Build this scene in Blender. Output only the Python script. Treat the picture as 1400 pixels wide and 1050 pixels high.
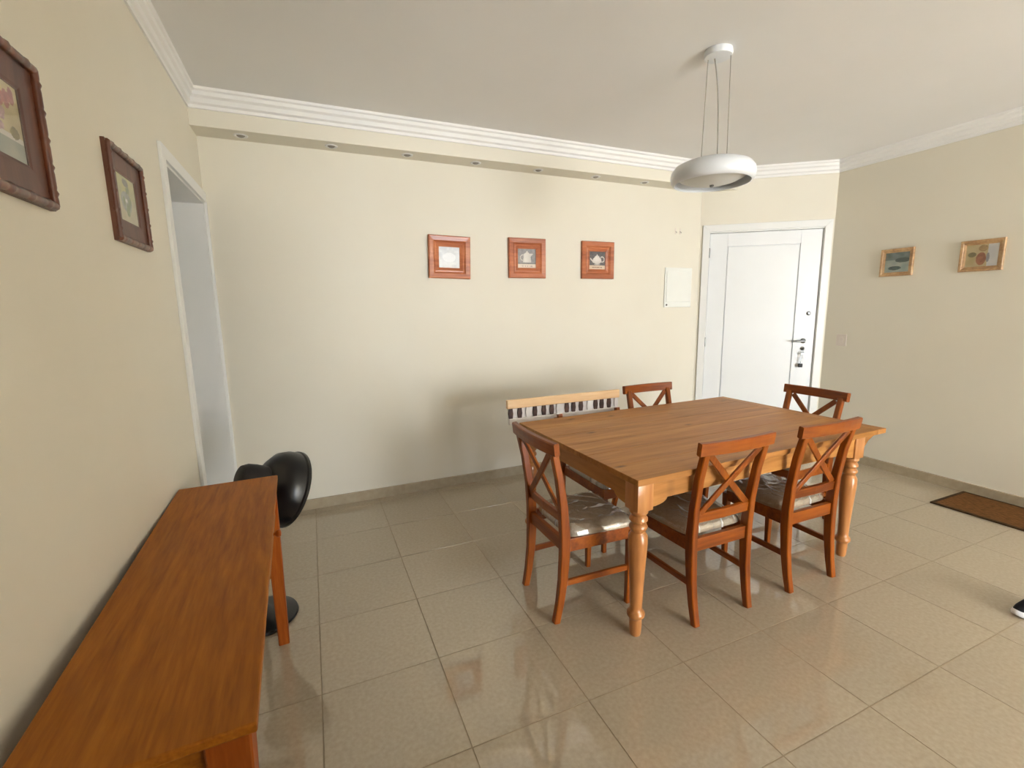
import bpy, bmesh, math, random
from mathutils import Vector, Matrix
random.seed(7)
C = bpy.context.scene.collection
for o in list(bpy.data.objects): bpy.data.objects.remove(o, do_unlink=True)
scn = bpy.context.scene

# ------------------------------------------------------------ camera
cd = bpy.data.cameras.new('camera'); cam = bpy.data.objects.new('camera', cd); C.objects.link(cam)
cd.sensor_width = 36.0; cd.lens = 36.0 * 630.6 / 1400.0; cd.clip_start = 0.02
r_ = Vector((0.91726408, -0.39797207, -0.01564696)); u_ = Vector((0.07750509, 0.13982619, 0.98713809))
f_ = Vector((0.39066554, 0.90667903, -0.1591024))
cam.matrix_world = Matrix(((r_.x, u_.x, -f_.x, 0), (r_.y, u_.y, -f_.y, 0), (r_.z, u_.z, -f_.z, 1.55), (0, 0, 0, 1)))
scn.camera = cam

# ------------------------------------------------------------ daylight and exposure
w = bpy.data.worlds.new('sky'); scn.world = w; w.use_nodes = True
bg = w.node_tree.nodes['Background']
bg.inputs['Color'].default_value = (0.87, 0.935, 1.0, 1); bg.inputs['Strength'].default_value = 15.0
vs = scn.view_settings
vs.view_transform = 'Standard'; vs.look = 'None'; vs.gamma = 1.0; vs.use_curve_mapping = False
vs.exposure = 0.86
WIN = (2.4, 4.7, 0.02, 2.5); FY = -6.0          # balcony opening in the wall behind the camera
ld = bpy.data.lights.new('window_portal', 'AREA'); ld.shape = 'RECTANGLE'
ld.size = WIN[1] - WIN[0]; ld.size_y = WIN[3] - WIN[2]; ld.cycles.is_portal = True
lo = bpy.data.objects.new('window_portal', ld); C.objects.link(lo)
lo.location = ((WIN[0] + WIN[1]) / 2, FY - 0.16, (WIN[2] + WIN[3]) / 2); lo.rotation_euler = (math.radians(90), 0, 0)

sd = bpy.data.lights.new('sun', 'SUN'); sd.energy = 85.0; sd.angle = math.radians(1.5); sd.color = (.96, .98, 1.0)
so = bpy.data.objects.new('sun', sd); C.objects.link(so); so.location = (3, -8, 8)
so.rotation_euler = Vector((.12, 1.0, -1.25)).to_track_quat('-Z', 'Y').to_euler()

# ------------------------------------------------------------ materials
def lin(c):
    return tuple((v / 255 / 12.92 if v / 255 <= .04045 else ((v / 255 + .055) / 1.055) ** 2.4) for v in c) + (1.0,)
def base(name, rough=.5, spec=.5, metal=0.0, coat=0.0):
    m = bpy.data.materials.new(name); m.use_nodes = True
    nt = m.node_tree; b = nt.nodes['Principled BSDF']
    b.inputs['Roughness'].default_value = rough; b.inputs['Specular IOR Level'].default_value = spec
    b.inputs['Metallic'].default_value = metal; b.inputs['Coat Weight'].default_value = coat
    b.inputs['Coat Roughness'].default_value = .08
    return m, nt, b
def nd(nt, t, **k):
    n = nt.nodes.new(t)
    for a, v in k.items(): setattr(n, a, v)
    return n
def mottled(name, c1, c2, scale=6, rough=.5, spec=.5, metal=0, bump=0.0, bscale=200, detail=4, coat=0, stretch=(1, 1, 1), rnd=0.0):
    m, nt, b = base(name, rough, spec, metal, coat)
    tc = nd(nt, 'ShaderNodeTexCoord'); mp = nd(nt, 'ShaderNodeMapping'); mp.inputs['Scale'].default_value = stretch
    nt.links.new(tc.outputs['Object'], mp.inputs['Vector'])
    n = nd(nt, 'ShaderNodeTexNoise'); n.inputs['Scale'].default_value = scale; n.inputs['Detail'].default_value = detail
    nt.links.new(mp.outputs['Vector'], n.inputs['Vector'])
    r = nd(nt, 'ShaderNodeValToRGB'); r.color_ramp.elements[0].position = .3; r.color_ramp.elements[1].position = .7
    r.color_ramp.elements[0].color = lin(c1); r.color_ramp.elements[1].color = lin(c2)
    nt.links.new(n.outputs['Fac'], r.inputs['Fac'])
    out = r.outputs['Color']
    if rnd:
        oi = nd(nt, 'ShaderNodeObjectInfo'); mr = nd(nt, 'ShaderNodeMapRange')
        mr.inputs['To Min'].default_value = 1 - rnd; mr.inputs['To Max'].default_value = 1 + rnd
        nt.links.new(oi.outputs['Random'], mr.inputs['Value'])
        hs = nd(nt, 'ShaderNodeHueSaturation'); nt.links.new(mr.outputs['Result'], hs.inputs['Value'])
        nt.links.new(out, hs.inputs['Color']); out = hs.outputs['Color']
    nt.links.new(out, b.inputs['Base Color'])
    if bump:
        n2 = nd(nt, 'ShaderNodeTexNoise'); n2.inputs['Scale'].default_value = bscale; n2.inputs['Detail'].default_value = 3
        nt.links.new(tc.outputs['Object'], n2.inputs['Vector'])
        bp = nd(nt, 'ShaderNodeBump'); bp.inputs['Strength'].default_value = bump; bp.inputs['Distance'].default_value = .002
        nt.links.new(n2.outputs['Fac'], bp.inputs['Height']); nt.links.new(bp.outputs['Normal'], b.inputs['Normal'])
    return m
def wood(name, dark, mid, light, axis=0, rough=.35, coat=.25, knots=True, ring=9.0, fine=60.0, rnd=.05, spec=.5):
    m, nt, b = base(name, rough, spec, 0, coat)
    tc = nd(nt, 'ShaderNodeTexCoord'); mp = nd(nt, 'ShaderNodeMapping')
    s = [1.0, 1.0, 1.0]; s[axis] = .09; mp.inputs['Scale'].default_value = s
    oi = nd(nt, 'ShaderNodeObjectInfo'); ad = nd(nt, 'ShaderNodeVectorMath', operation='ADD')
    sc = nd(nt, 'ShaderNodeVectorMath', operation='SCALE'); sc.inputs['Scale'].default_value = 7.0
    cb = nd(nt, 'ShaderNodeCombineXYZ')
    for k in 'XYZ': nt.links.new(oi.outputs['Random'], cb.inputs[k])
    nt.links.new(cb.outputs[0], sc.inputs[0]); nt.links.new(sc.outputs[0], ad.inputs[1])
    nt.links.new(tc.outputs['Object'], mp.inputs['Vector']); nt.links.new(mp.outputs['Vector'], ad.inputs[0])
    n1 = nd(nt, 'ShaderNodeTexNoise'); n1.inputs['Scale'].default_value = ring; n1.inputs['Detail'].default_value = 5; n1.inputs['Distortion'].default_value = .9
    n2 = nd(nt, 'ShaderNodeTexNoise'); n2.inputs['Scale'].default_value = fine; n2.inputs['Detail'].default_value = 3
    nt.links.new(ad.outputs[0], n1.inputs['Vector']); nt.links.new(ad.outputs[0], n2.inputs['Vector'])
    mx = nd(nt, 'ShaderNodeMath', operation='MULTIPLY_ADD'); mx.inputs[1].default_value = .35
    a2 = nd(nt, 'ShaderNodeMath', operation='MULTIPLY'); a2.inputs[1].default_value = .65
    nt.links.new(n1.outputs['Fac'], a2.inputs[0]); nt.links.new(n2.outputs['Fac'], mx.inputs[0]); nt.links.new(a2.outputs[0], mx.inputs[2])
    r = nd(nt, 'ShaderNodeValToRGB'); e = r.color_ramp.elements
    e[0].position = .34; e[0].color = lin(dark); e[1].position = .66; e[1].color = lin(light)
    x = e.new(.5); x.color = lin(mid)
    nt.links.new(mx.outputs[0], r.inputs['Fac']); out = r.outputs['Color']
    if knots:
        mk = nd(nt, 'ShaderNodeMapping'); t = [7.0, 7.0, 7.0]; t[axis] = 3.0; t[2] = (0.0 if axis != 2 else t[2]); mk.inputs['Scale'].default_value = t
        nt.links.new(tc.outputs['Object'], mk.inputs['Vector'])
        ad2 = nd(nt, 'ShaderNodeVectorMath', operation='ADD'); nt.links.new(mk.outputs['Vector'], ad2.inputs[0]); nt.links.new(sc.outputs[0], ad2.inputs[1])
        v = nd(nt, 'ShaderNodeTexVoronoi'); v.inputs['Scale'].default_value = 1.0; nt.links.new(ad2.outputs[0], v.inputs['Vector'])
        kr = nd(nt, 'ShaderNodeMapRange'); kr.inputs['From Min'].default_value = .03; kr.inputs['From Max'].default_value = .13
        kr.inputs['To Min'].default_value = .8; kr.inputs['To Max'].default_value = 0
        nt.links.new(v.outputs['Distance'], kr.inputs['Value'])
        mi = nd(nt, 'ShaderNodeMix', data_type='RGBA'); nt.links.new(kr.outputs['Result'], mi.inputs['Factor'])
        nt.links.new(out, mi.inputs['A']); mi.inputs['B'].default_value = lin([c * .6 for c in dark]); out = mi.outputs['Result']
    hs = nd(nt, 'ShaderNodeHueSaturation'); mr = nd(nt, 'ShaderNodeMapRange')
    mr.inputs['To Min'].default_value = 1 - rnd; mr.inputs['To Max'].default_value = 1 + rnd
    nt.links.new(oi.outputs['Random'], mr.inputs['Value']); nt.links.new(mr.outputs['Result'], hs.inputs['Value'])
    nt.links.new(out, hs.inputs['Color']); nt.links.new(hs.outputs['Color'], b.inputs['Base Color'])
    bp = nd(nt, 'ShaderNodeBump'); bp.inputs['Strength'].default_value = .08; bp.inputs['Distance'].default_value = .001
    nt.links.new(n2.outputs['Fac'], bp.inputs['Height']); nt.links.new(bp.outputs['Normal'], b.inputs['Normal'])
    return m
def painted(name, rough=.35):
    m, nt, b = base(name, rough, .4)
    a = nd(nt, 'ShaderNodeVertexColor', layer_name='Col'); nt.links.new(a.outputs['Color'], b.inputs['Base Color'])
    return m

M = {}
M['wall'] = mottled('cream_wall_paint', (232, 225, 208), (236, 230, 214), 1.2, .55, .3, bump=.10, bscale=260)
M['ceiling'] = mottled('white_ceiling_paint', (240, 238, 234), (243, 241, 238), 1.5, .8, .2, bump=.05, bscale=240)
M['cornice'] = mottled('white_cornice_plaster', (246, 244, 240), (250, 249, 246), 3, .6, .3)
M['white_door'] = mottled('white_lacquer', (240, 242, 243), (244, 246, 247), 2, .28, .5)
M['white_trim'] = mottled('white_trim_lacquer', (238, 238, 234), (244, 243, 240), 2, .35, .5)
M['tile'] = mottled('beige_polished_porcelain', (176, 162, 140), (188, 174, 152), 60, .03, 1.0, bump=0, detail=8, rnd=.025)
M['grout'] = mottled('brown_grout', (152, 137, 114), (164, 149, 126), 30, .9, .1)
M['baseboard'] = mottled('beige_skirting_tile', (168, 154, 130), (180, 166, 142), 20, .2, .5, detail=6)
M['table_x'] = wood('honey_pine_along', (150, 98, 40), (176, 118, 56), (194, 138, 72), 0, .5, .04, True, 7, 55, spec=.35)
M['table_y'] = wood('honey_pine_across', (150, 98, 40), (176, 118, 56), (194, 138, 72), 1, .5, .04, True, 7, 55)
M['table_z'] = wood('honey_pine_turned', (166, 104, 54), (188, 124, 68), (204, 144, 86), 2, .3, .35, False, 10, 60)
M['chair_x'] = wood('cherry_stain_x', (108, 48, 4), (140, 68, 8), (162, 86, 16), 0, .34, .10, False, 9, 60, spec=.35)
M['chair_y'] = wood('cherry_stain_y', (108, 48, 4), (140, 68, 8), (162, 86, 16), 1, .34, .10, False, 9, 60, spec=.35)
M['chair_z'] = wood('cherry_stain_z', (108, 48, 4), (140, 68, 8), (162, 86, 16), 2, .34, .10, False, 9, 60, spec=.35)
M['console_y'] = wood('amber_pine_y', (134, 72, 10), (156, 90, 16), (172, 104, 24), 1, .5, 0.0, False, 26, 130, spec=.25)
M['console_z'] = wood('amber_pine_z', (134, 62, 12), (152, 74, 18), (168, 88, 26), 2, .5, 0.0, False, 26, 130, spec=.25)
M['fabric'] = mottled('taupe_seat_fabric', (168, 152, 130), (184, 168, 146), 60, .8, .2, bump=.2, bscale=500)
M['pale_rail'] = wood('pale_birch', (222, 180, 130), (236, 198, 150), (246, 214, 172), 0, .45, .1, False, 8, 60)
M['pale_panel'] = mottled('whitewashed_board', (226, 218, 214), (242, 238, 234), 14, .6, .3)
M['dark_spindle'] = mottled('dark_brown_spindle', (50, 34, 30), (96, 66, 56), 20, .45, .4)
M['black'] = mottled('glossy_black_plastic', (9, 8, 10), (15, 13, 15), 8, .3, .5)
M['black_matt'] = mottled('matt_black_plastic', (24, 21, 22), (34, 30, 30), 8, .5, .4)
M['steel'] = mottled('brushed_steel', (120, 122, 122), (150, 150, 150), 30, .3, .5, metal=1)
M['brass'] = mottled('aged_brass_knob', (120, 84, 40), (160, 116, 60), 20, .35, .5, metal=.8)
M['lamp_white'] = mottled('white_lamp_enamel', (226, 228, 230), (236, 238, 240), 3, .3, .5)
M['lamp_glass'] = mottled('frosted_lamp_glass', (205, 207, 200), (216, 217, 210), 3, .35, .5)
M['cable'] = mottled('grey_suspension_cable', (140, 134, 124), (165, 158, 148), 10, .5, .4)
M['dark'] = mottled('dark_recess', (70, 64, 54), (95, 88, 76), 30, .6, .3)
M['plate'] = mottled('pale_switch_plastic', (226, 214, 202), (232, 221, 210), 3, .35, .5)
M['panel_white'] = mottled('ivory_white_panel', (240, 240, 232), (244, 244, 236), 3, .4, .4)
M['red_frame'] = wood('red_pine_frame', (150, 78, 44), (184, 104, 62), (204, 128, 82), 0, .4, .2, True, 10, 60)
M['bamboo'] = wood('dark_bamboo_rod', (76, 36, 18), (98, 50, 28), (134, 78, 46), 2, .3, .4, False, 12, 60)
M['bamboo_flat'] = wood('dark_walnut_frame', (78, 44, 32), (96, 56, 42), (112, 68, 50), 2, .45, .15, False, 12, 60)
M['oak_frame'] = wood('light_oak_frame', (156, 118, 80), (186, 148, 104), (204, 170, 126), 1, .45, .15, False, 12, 60)
M['art'] = painted('printed_paper')
M['mat'] = mottled('woven_brown_mat', (84, 56, 30), (128, 88, 50), 90, .95, .1, bump=.6, bscale=300, stretch=(1, .3, 1))
M['mat_edge'] = mottled('dark_mat_binding', (62, 48, 30), (78, 60, 40), 40, .9, .1)
M['shoe_black'] = mottled('black_shoe_knit', (14, 13, 18), (26, 24, 30), 60, .7, .3, bump=.3, bscale=300)
M['shoe_white'] = mottled('white_shoe_sole', (226, 224, 230), (238, 236, 240), 10, .6, .3)
M['concrete'] = mottled('pale_balcony_floor', (170, 165, 155), (190, 185, 176), 10, .8, .2)
# clear plastic film over the cushions
pm, nt, b = base('clear_plastic_film', .06, .6)
b.inputs['Base Color'].default_value = (1, 1, 1, 1); tr = nd(nt, 'ShaderNodeBsdfTransparent'); mxs = nd(nt, 'ShaderNodeMixShader')
gl = nd(nt, 'ShaderNodeBsdfGlossy'); gl.inputs['Roughness'].default_value = .12
lw = nd(nt, 'ShaderNodeLayerWeight'); pw_ = nd(nt, 'ShaderNodeMath', operation='POWER'); pw_.inputs[1].default_value = 4.0
ml_ = nd(nt, 'ShaderNodeMath', operation='MULTIPLY_ADD'); ml_.inputs[1].default_value = .5; ml_.inputs[2].default_value = .16
nt.links.new(lw.outputs['Facing'], pw_.inputs[0]); nt.links.new(pw_.outputs[0], ml_.inputs[0]); nt.links.new(ml_.outputs[0], mxs.inputs[0]); nt.links.new(tr.outputs[0], mxs.inputs[1]); nt.links.new(gl.outputs[0], mxs.inputs[2])
nt.links.new(mxs.outputs[0], nt.nodes['Material Output'].inputs['Surface']); # white noise streaks paint highlights onto the crinkled film
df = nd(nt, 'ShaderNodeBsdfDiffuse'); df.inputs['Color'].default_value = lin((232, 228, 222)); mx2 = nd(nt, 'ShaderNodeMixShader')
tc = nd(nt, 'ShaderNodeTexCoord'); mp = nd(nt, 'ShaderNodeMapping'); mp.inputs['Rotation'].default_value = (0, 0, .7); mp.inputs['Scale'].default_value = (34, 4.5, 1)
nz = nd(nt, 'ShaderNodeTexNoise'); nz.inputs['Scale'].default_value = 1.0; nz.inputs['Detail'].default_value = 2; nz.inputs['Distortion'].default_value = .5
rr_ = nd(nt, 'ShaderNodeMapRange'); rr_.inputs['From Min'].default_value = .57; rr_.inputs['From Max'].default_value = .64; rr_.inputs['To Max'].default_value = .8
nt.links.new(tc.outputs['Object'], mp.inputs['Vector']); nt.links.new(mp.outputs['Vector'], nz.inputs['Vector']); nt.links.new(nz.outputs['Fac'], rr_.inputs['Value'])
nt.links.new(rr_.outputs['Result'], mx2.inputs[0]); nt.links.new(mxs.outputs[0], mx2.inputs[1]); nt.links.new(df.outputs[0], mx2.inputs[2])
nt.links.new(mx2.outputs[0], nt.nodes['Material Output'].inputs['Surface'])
M['film'] = pm
gm, nt, b = base('picture_glass', .05, .5)
tr = nd(nt, 'ShaderNodeBsdfTransparent'); mxs = nd(nt, 'ShaderNodeMixShader'); gl = nd(nt, 'ShaderNodeBsdfGlossy'); gl.inputs['Roughness'].default_value = .05
lw = nd(nt, 'ShaderNodeLayerWeight'); pw_ = nd(nt, 'ShaderNodeMath', operation='POWER'); pw_.inputs[1].default_value = 4.0
ml_ = nd(nt, 'ShaderNodeMath', operation='MULTIPLY_ADD'); ml_.inputs[1].default_value = .5; ml_.inputs[2].default_value = .03
nt.links.new(lw.outputs['Facing'], pw_.inputs[0]); nt.links.new(pw_.outputs[0], ml_.inputs[0]); nt.links.new(ml_.outputs[0], mxs.inputs[0]); nt.links.new(tr.outputs[0], mxs.inputs[1]); nt.links.new(gl.outputs[0], mxs.inputs[2])
nt.links.new(mxs.outputs[0], nt.nodes['Material Output'].inputs['Surface']); M['glass'] = gm

# ------------------------------------------------------------ mesh helpers
def obj(name, bm, mat, parent=None, smooth=False, angle=None):
    me = bpy.data.meshes.new(name)
    bmesh.ops.recalc_face_normals(bm, faces=bm.faces)
    bm.to_mesh(me); bm.free()
    o = bpy.data.objects.new(name, me); C.objects.link(o)
    me.materials.append(M[mat] if isinstance(mat, str) else mat)
    if smooth:
        for p in me.polygons: p.use_smooth = True
        me.set_sharp_from_angle(angle=math.radians(angle or 40))
    if parent: o.parent = parent
    return o
def tag(o, label=None, cat=None, group=None, kind=None):
    if label: o['label'] = label
    if cat: o['category'] = cat
    if group: o['group'] = group
    if kind: o['kind'] = kind
    return o
def empty(name, loc, rz=0, label=None, cat=None, group=None, kind=None):
    o = bpy.data.objects.new(name, None); C.objects.link(o); o.location = loc; o.rotation_euler = (0, 0, rz)
    o.empty_display_size = .1
    return tag(o, label, cat, group, kind)
def struct(name, bm, mat, label, cat, **k):
    return tag(obj(name, bm, mat, **k), label, cat, None, 'structure')
def copy_tree(o, parent=None):
    c = o.copy(); C.objects.link(c); c.parent = parent
    for ch in list(o.children): copy_tree(ch, c)
    return c
def bevel(bm, edges, w, seg=2):
    bmesh.ops.bevel(bm, geom=edges, offset=w, segments=seg, profile=.5, affect='EDGES', clamp_overlap=True)
def box(bm, x0, x1, y0, y1, z0, z1, bev=0, seg=2):
    r = bmesh.ops.create_cube(bm, size=1)
    vs_ = r['verts']
    for v in vs_:
        v.co = Vector(((x0 + x1) / 2 + v.co.x * (x1 - x0), (y0 + y1) / 2 + v.co.y * (y1 - y0), (z0 + z1) / 2 + v.co.z * (z1 - z0)))
    if bev: bevel(bm, list({e for v in vs_ for e in v.link_edges}), bev, seg)
    return bm
def B(*a, **k): return box(bmesh.new(), *a, **k)
def prism(bm, pts, ax, a0, a1, bev=0):
    """polygon pts in the plane of the two other axes, extruded along ax."""
    def mk(p, a):
        if ax == 0: return (a, p[0], p[1])
        if ax == 1: return (p[0], a, p[1])
        return (p[0], p[1], a)
    A = [bm.verts.new(mk(p, a0)) for p in pts]; Bv = [bm.verts.new(mk(p, a1)) for p in pts]
    n = len(pts); fs = [bm.faces.new(A), bm.faces.new(Bv[::-1])]
    for i in range(n): fs.append(bm.faces.new((A[i], Bv[i], Bv[(i + 1) % n], A[(i + 1) % n])))
    if bev:
        bmesh.ops.recalc_face_normals(bm, faces=fs)
        bevel(bm, list({e for f in fs for e in f.edges if e.calc_face_angle(0) > .6}), bev, 2)
    return bm
def lathe(bm, prof, seg=32, cx=0, cy=0, cz=0):
    rings = []
    for r, z in prof:
        if r < 1e-5: rings.append([bm.verts.new((cx, cy, cz + z))])
        else: rings.append([bm.verts.new((cx + r * math.cos(2 * math.pi * i / seg), cy + r * math.sin(2 * math.pi * i / seg), cz + z)) for i in range(seg)])
    for a, c in zip(rings, rings[1:]):
        for i in range(seg):
            j = (i + 1) % seg
            if len(a) == 1 and len(c) == 1: continue
            if len(a) == 1: bm.faces.new((a[0], c[i], c[j]))
            elif len(c) == 1: bm.faces.new((a[i], a[j], c[0]))
            else: bm.faces.new((a[i], a[j], c[j], c[i]))
    for R in (rings[0], rings[-1]):
        if len(R) > 2 and rings[0] is not rings[-1]:
            pass
    return bm
def cap_lathe(bm, prof, **k):
    p = list(prof)
    if p[0][0] > 1e-5: p = [(0, p[0][1])] + p
    if p[-1][0] > 1e-5: p = p + [(0, p[-1][1])]
    return lathe(bm, p, **k)
def sweep(bm, path, sect, up=Vector((1, 0, 0)), cap=True):
    """sect: list per path point of [(a,b)...]; a along 'up', b along the in-plane normal."""
    rings = []
    for i, p in enumerate(path):
        p = Vector(p); a = Vector(path[max(i - 1, 0)]); c = Vector(path[min(i + 1, len(path) - 1)])
        t = (c - a).normalized(); s = (up - t * up.dot(t)).normalized(); n = t.cross(s)
        S = sect[i] if isinstance(sect[0], list) else sect
        rings.append([bm.verts.new(p + s * q[0] + n * q[1]) for q in S])
    for a, c in zip(rings, rings[1:]):
        k = len(a)
        for i in range(k): bm.faces.new((a[i], a[(i + 1) % k], c[(i + 1) % k], c[i]))
    if cap: bm.faces.new(rings[0][::-1]); bm.faces.new(rings[-1])
    return bm
def rect(w, h, ch=.004):
    a, b = w / 2, h / 2
    return [(-a + ch, -b), (a - ch, -b), (a, -b + ch), (a, b - ch), (a - ch, b), (-a + ch, b), (-a, b - ch), (-a, -b + ch)]
def circ(r, n=8): return [(r * math.cos(2 * math.pi * i / n), r * math.sin(2 * math.pi * i / n)) for i in range(n)]
def xf(bm, m):
    bmesh.ops.transform(bm, matrix=m, verts=bm.verts); return bm

# ------------------------------------------------------------ room shell
XL, XR, YB, H = -0.60, 4.87, 3.85, 2.93
AX, AY, BX, BY = 3.85, 3.85, 4.87, 3.11
DL = math.hypot(BX - AX, BY - AY); DA = math.atan2(BY - AY, BX - AX)
T = .15
# left wall with the hallway opening y 2.87..3.79, z up to 2.30
OY0, OY1, OZ = 2.865, 3.832, 2.30
bm = bmesh.new()
box(bm, XL - .22, XL, FY, OY0, -.02, H); box(bm, XL - .22, XL, OY1, YB + T, -.02, H); box(bm, XL - .22, XL, OY0, OY1, OZ, H)
struct('wall_left', bm, 'wall', 'cream painted left wall with the hallway doorway', 'wall')
struct('wall_back', B(XL, AX + .1, YB, YB + T, -.02, H), 'wall', 'cream back wall behind the dining table', 'wall')
struct('wall_right', B(XR, XR + T, FY, BY + .1, -.02, H), 'wall', 'cream right wall above the brown doormat', 'wall')
# diagonal wall with the entrance door opening (local frame: s along the wall, thickness behind)
def diag(bm):
    return xf(bm, Matrix.Translation((AX, AY, 0)) @ Matrix.Rotation(DA, 4, 'Z'))
S0, S1, DZ = .085, 1.185, 2.325
bm = bmesh.new()
box(bm, -.02, S0, 0, T, -.02, H); box(bm, S1, DL + .02, 0, T, -.02, H); box(bm, S0, S1, 0, T, DZ, H)
struct('wall_entrance', diag(bm), 'wall', 'short diagonal cream wall around the white entrance door', 'wall')
bm = bmesh.new()
box(bm, XL - .22, WIN[0], FY - T, FY, -.02, H); box(bm, WIN[1], XR + T, FY - T, FY, -.02, H); box(bm, WIN[0], WIN[1], FY - T, FY, WIN[3], H)
struct('wall_front', bm, 'wall', 'cream wall behind the camera with the balcony opening', 'wall')
struct('ceiling', B(XL - 1.6, XR + T, FY - T, YB + T, H, H + .1), 'ceiling', 'plain white ceiling over the dining room', 'ceiling')
# hallway behind the doorway
struct('wall_hallway', B(XL - 1.6, XL - 1.5, 1.6, YB + T, -.02, H), 'wall', 'cream wall at the far side of the hallway', 'wall')
bm = bmesh.new(); box(bm, XL - 1.5, XL - .22, YB - .02, YB + T, -.02, H)
struct('wall_hallway_end', bm, 'wall', 'cream end wall of the hallway beyond the doorway', 'wall')
struct('wall_hallway_side', B(XL - 1.5, XL - .22, 1.6, 1.7, -.02, H), 'wall', 'cream wall closing the hallway on the near side', 'wall')

# floor: grout bed with single porcelain tiles
floor = struct('floor', B(XL - 1.6, XR + T, FY - T, YB + T, -.12, -.0015), 'grout', 'polished beige porcelain tile floor', 'floor')
PX, PY, OX_, OY_ = .490, .475, .415, 1.85
g = .0024
def tile_mesh(x0, x1, y0, y1):
    bm = bmesh.new(); c = .0012
    top = [bm.verts.new(p) for p in ((x0 + c, y0 + c, 0), (x1 - c, y0 + c, 0), (x1 - c, y1 - c, 0), (x0 + c, y1 - c, 0))]
    lo_ = [bm.verts.new(p) for p in ((x0, y0, -.004), (x1, y0, -.004), (x1, y1, -.004), (x0, y1, -.004))]
    bm.faces.new(top); bm.faces.new(lo_[::-1])
    for i in range(4): bm.faces.new((lo_[i], lo_[(i + 1) % 4], top[(i + 1) % 4], top[i]))
    return bm
full = None
for i in range(-5, 10):
    for j in range(-17, 6):
        x0, y0 = OX_ + i * PX, OY_ + j * PY
        a0, a1, b0, b1 = x0 + g / 2, x0 + PX - g / 2, y0 + g / 2, y0 + PY - g / 2
        lx = XL if b1 < 2.6 else -2.05
        a0 = max(a0, lx); a1 = min(a1, XR); b0 = max(b0, FY); b1 = min(b1, YB)
        if a1 - a0 < .02 or b1 - b0 < .02: continue
        if a0 > 3.9 and b0 > 3.8: continue
        isfull = abs(a1 - a0 - PX + g) < 1e-4 and abs(b1 - b0 - PY + g) < 1e-4
        if isfull and full:
            o = bpy.data.objects.new('tile', full.data); C.objects.link(o)
        else:
            w2, h2 = (a1 - a0) / 2, (b1 - b0) / 2
            o = obj('tile', tile_mesh(-w2, w2, -h2, h2), 'tile')
            if isfull: full = o
        o.location = ((a0 + a1) / 2, (b0 + b1) / 2, random.uniform(-.00015, .00015)); o.parent = floor

# baseboards
def bb(name, bm, label): return struct(name, bm, 'baseboard', label, 'baseboard')
def bprof(t=.014, h=.082): return [(0, 0), (t, 0), (t, h - .004), (t - .004, h), (0, h)]
bb('baseboard_back', prism(bmesh.new(), [(YB - a, z) for a, z in bprof()], 0, XL, AX - .01), 'beige tile skirting along the back wall')
bb('baseboard_right', prism(bmesh.new(), [(XR - a, z) for a, z in bprof()], 1, FY, BY), 'beige tile skirting along the right wall')
bb('baseboard_left', prism(bmesh.new(), [(XL + a, z) for a, z in bprof()], 1, FY, OY0 - .075), 'beige tile skirting along the left wall')
# bulkhead and cornices
BHY, BHZ = 3.65, 2.725
def dx(y): return AX + (AY - y) / (AY - BY) * (BX - AX)
struct('trim_1', prism(bmesh.new(), [(XL, BHY), (dx(BHY), BHY), (AX, YB), (XL, YB)], 2, BHZ, H), 'wall', 'cream boxed bulkhead running along the top of the back wall', 'bulkhead')
CH = .105
def cprof(p=.075): return [(0, -CH), (p * .16, -CH), (p * .2, -CH * .82), (p * .42, -CH * .74), (p * .5, -CH * .5), (p * .72, -CH * .40), (p * .78, -CH * .2), (p * .95, -CH * .14), (p, 0), (0, 0)]
def cornice(name, a, bpt, na, nb, p, label):
    """profile swept from a to b; na/nb = mitre directions scaled so 1 = unit projection"""
    bm = bmesh.new(); P = cprof(p)
    A = [bm.verts.new((a[0] + na[0] * q, a[1] + na[1] * q, H + z)) for q, z in P]
    D = [bm.verts.new((bpt[0] + nb[0] * q, bpt[1] + nb[1] * q, H + z)) for q, z in P]
    bm.faces.new(A[::-1]); bm.faces.new(D); k = len(P)
    for i in range(k): bm.faces.new((A[i], A[(i + 1) % k], D[(i + 1) % k], D[i]))
    return struct(name, bm, 'cornice', label, 'cornice')
def mitre(n1, n2):
    n1, n2 = Vector(n1), Vector(n2); s = n1 + n2; return tuple(s * (1 / (s.dot(n1))))
nL, nB, nR = (1, 0), (0, -1), (-1, 0)
nD = (math.sin(DA), -math.cos(DA))
cB = (dx(BHY), BHY)
mLB = (.75, -1.0); mBD = mitre(nB, nD); mDR = mitre(nD, nR)
cornice('trim_2', (XL, BHY), cB, mLB, mBD, .08, 'stepped white cornice on the bulkhead')
cornice('trim_3', cB, (BX, BY), mBD, mDR, .08, 'stepped white cornice over the entrance door')
cornice('trim_4', (BX, BY), (XR, FY), mDR, (-1, 0), .08, 'stepped white cornice along the right wall')
cornice('trim_5', (XL, FY), (XL, BHY), (.75, 0), mLB, .08, 'stepped white cornice along the left wall')

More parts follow.
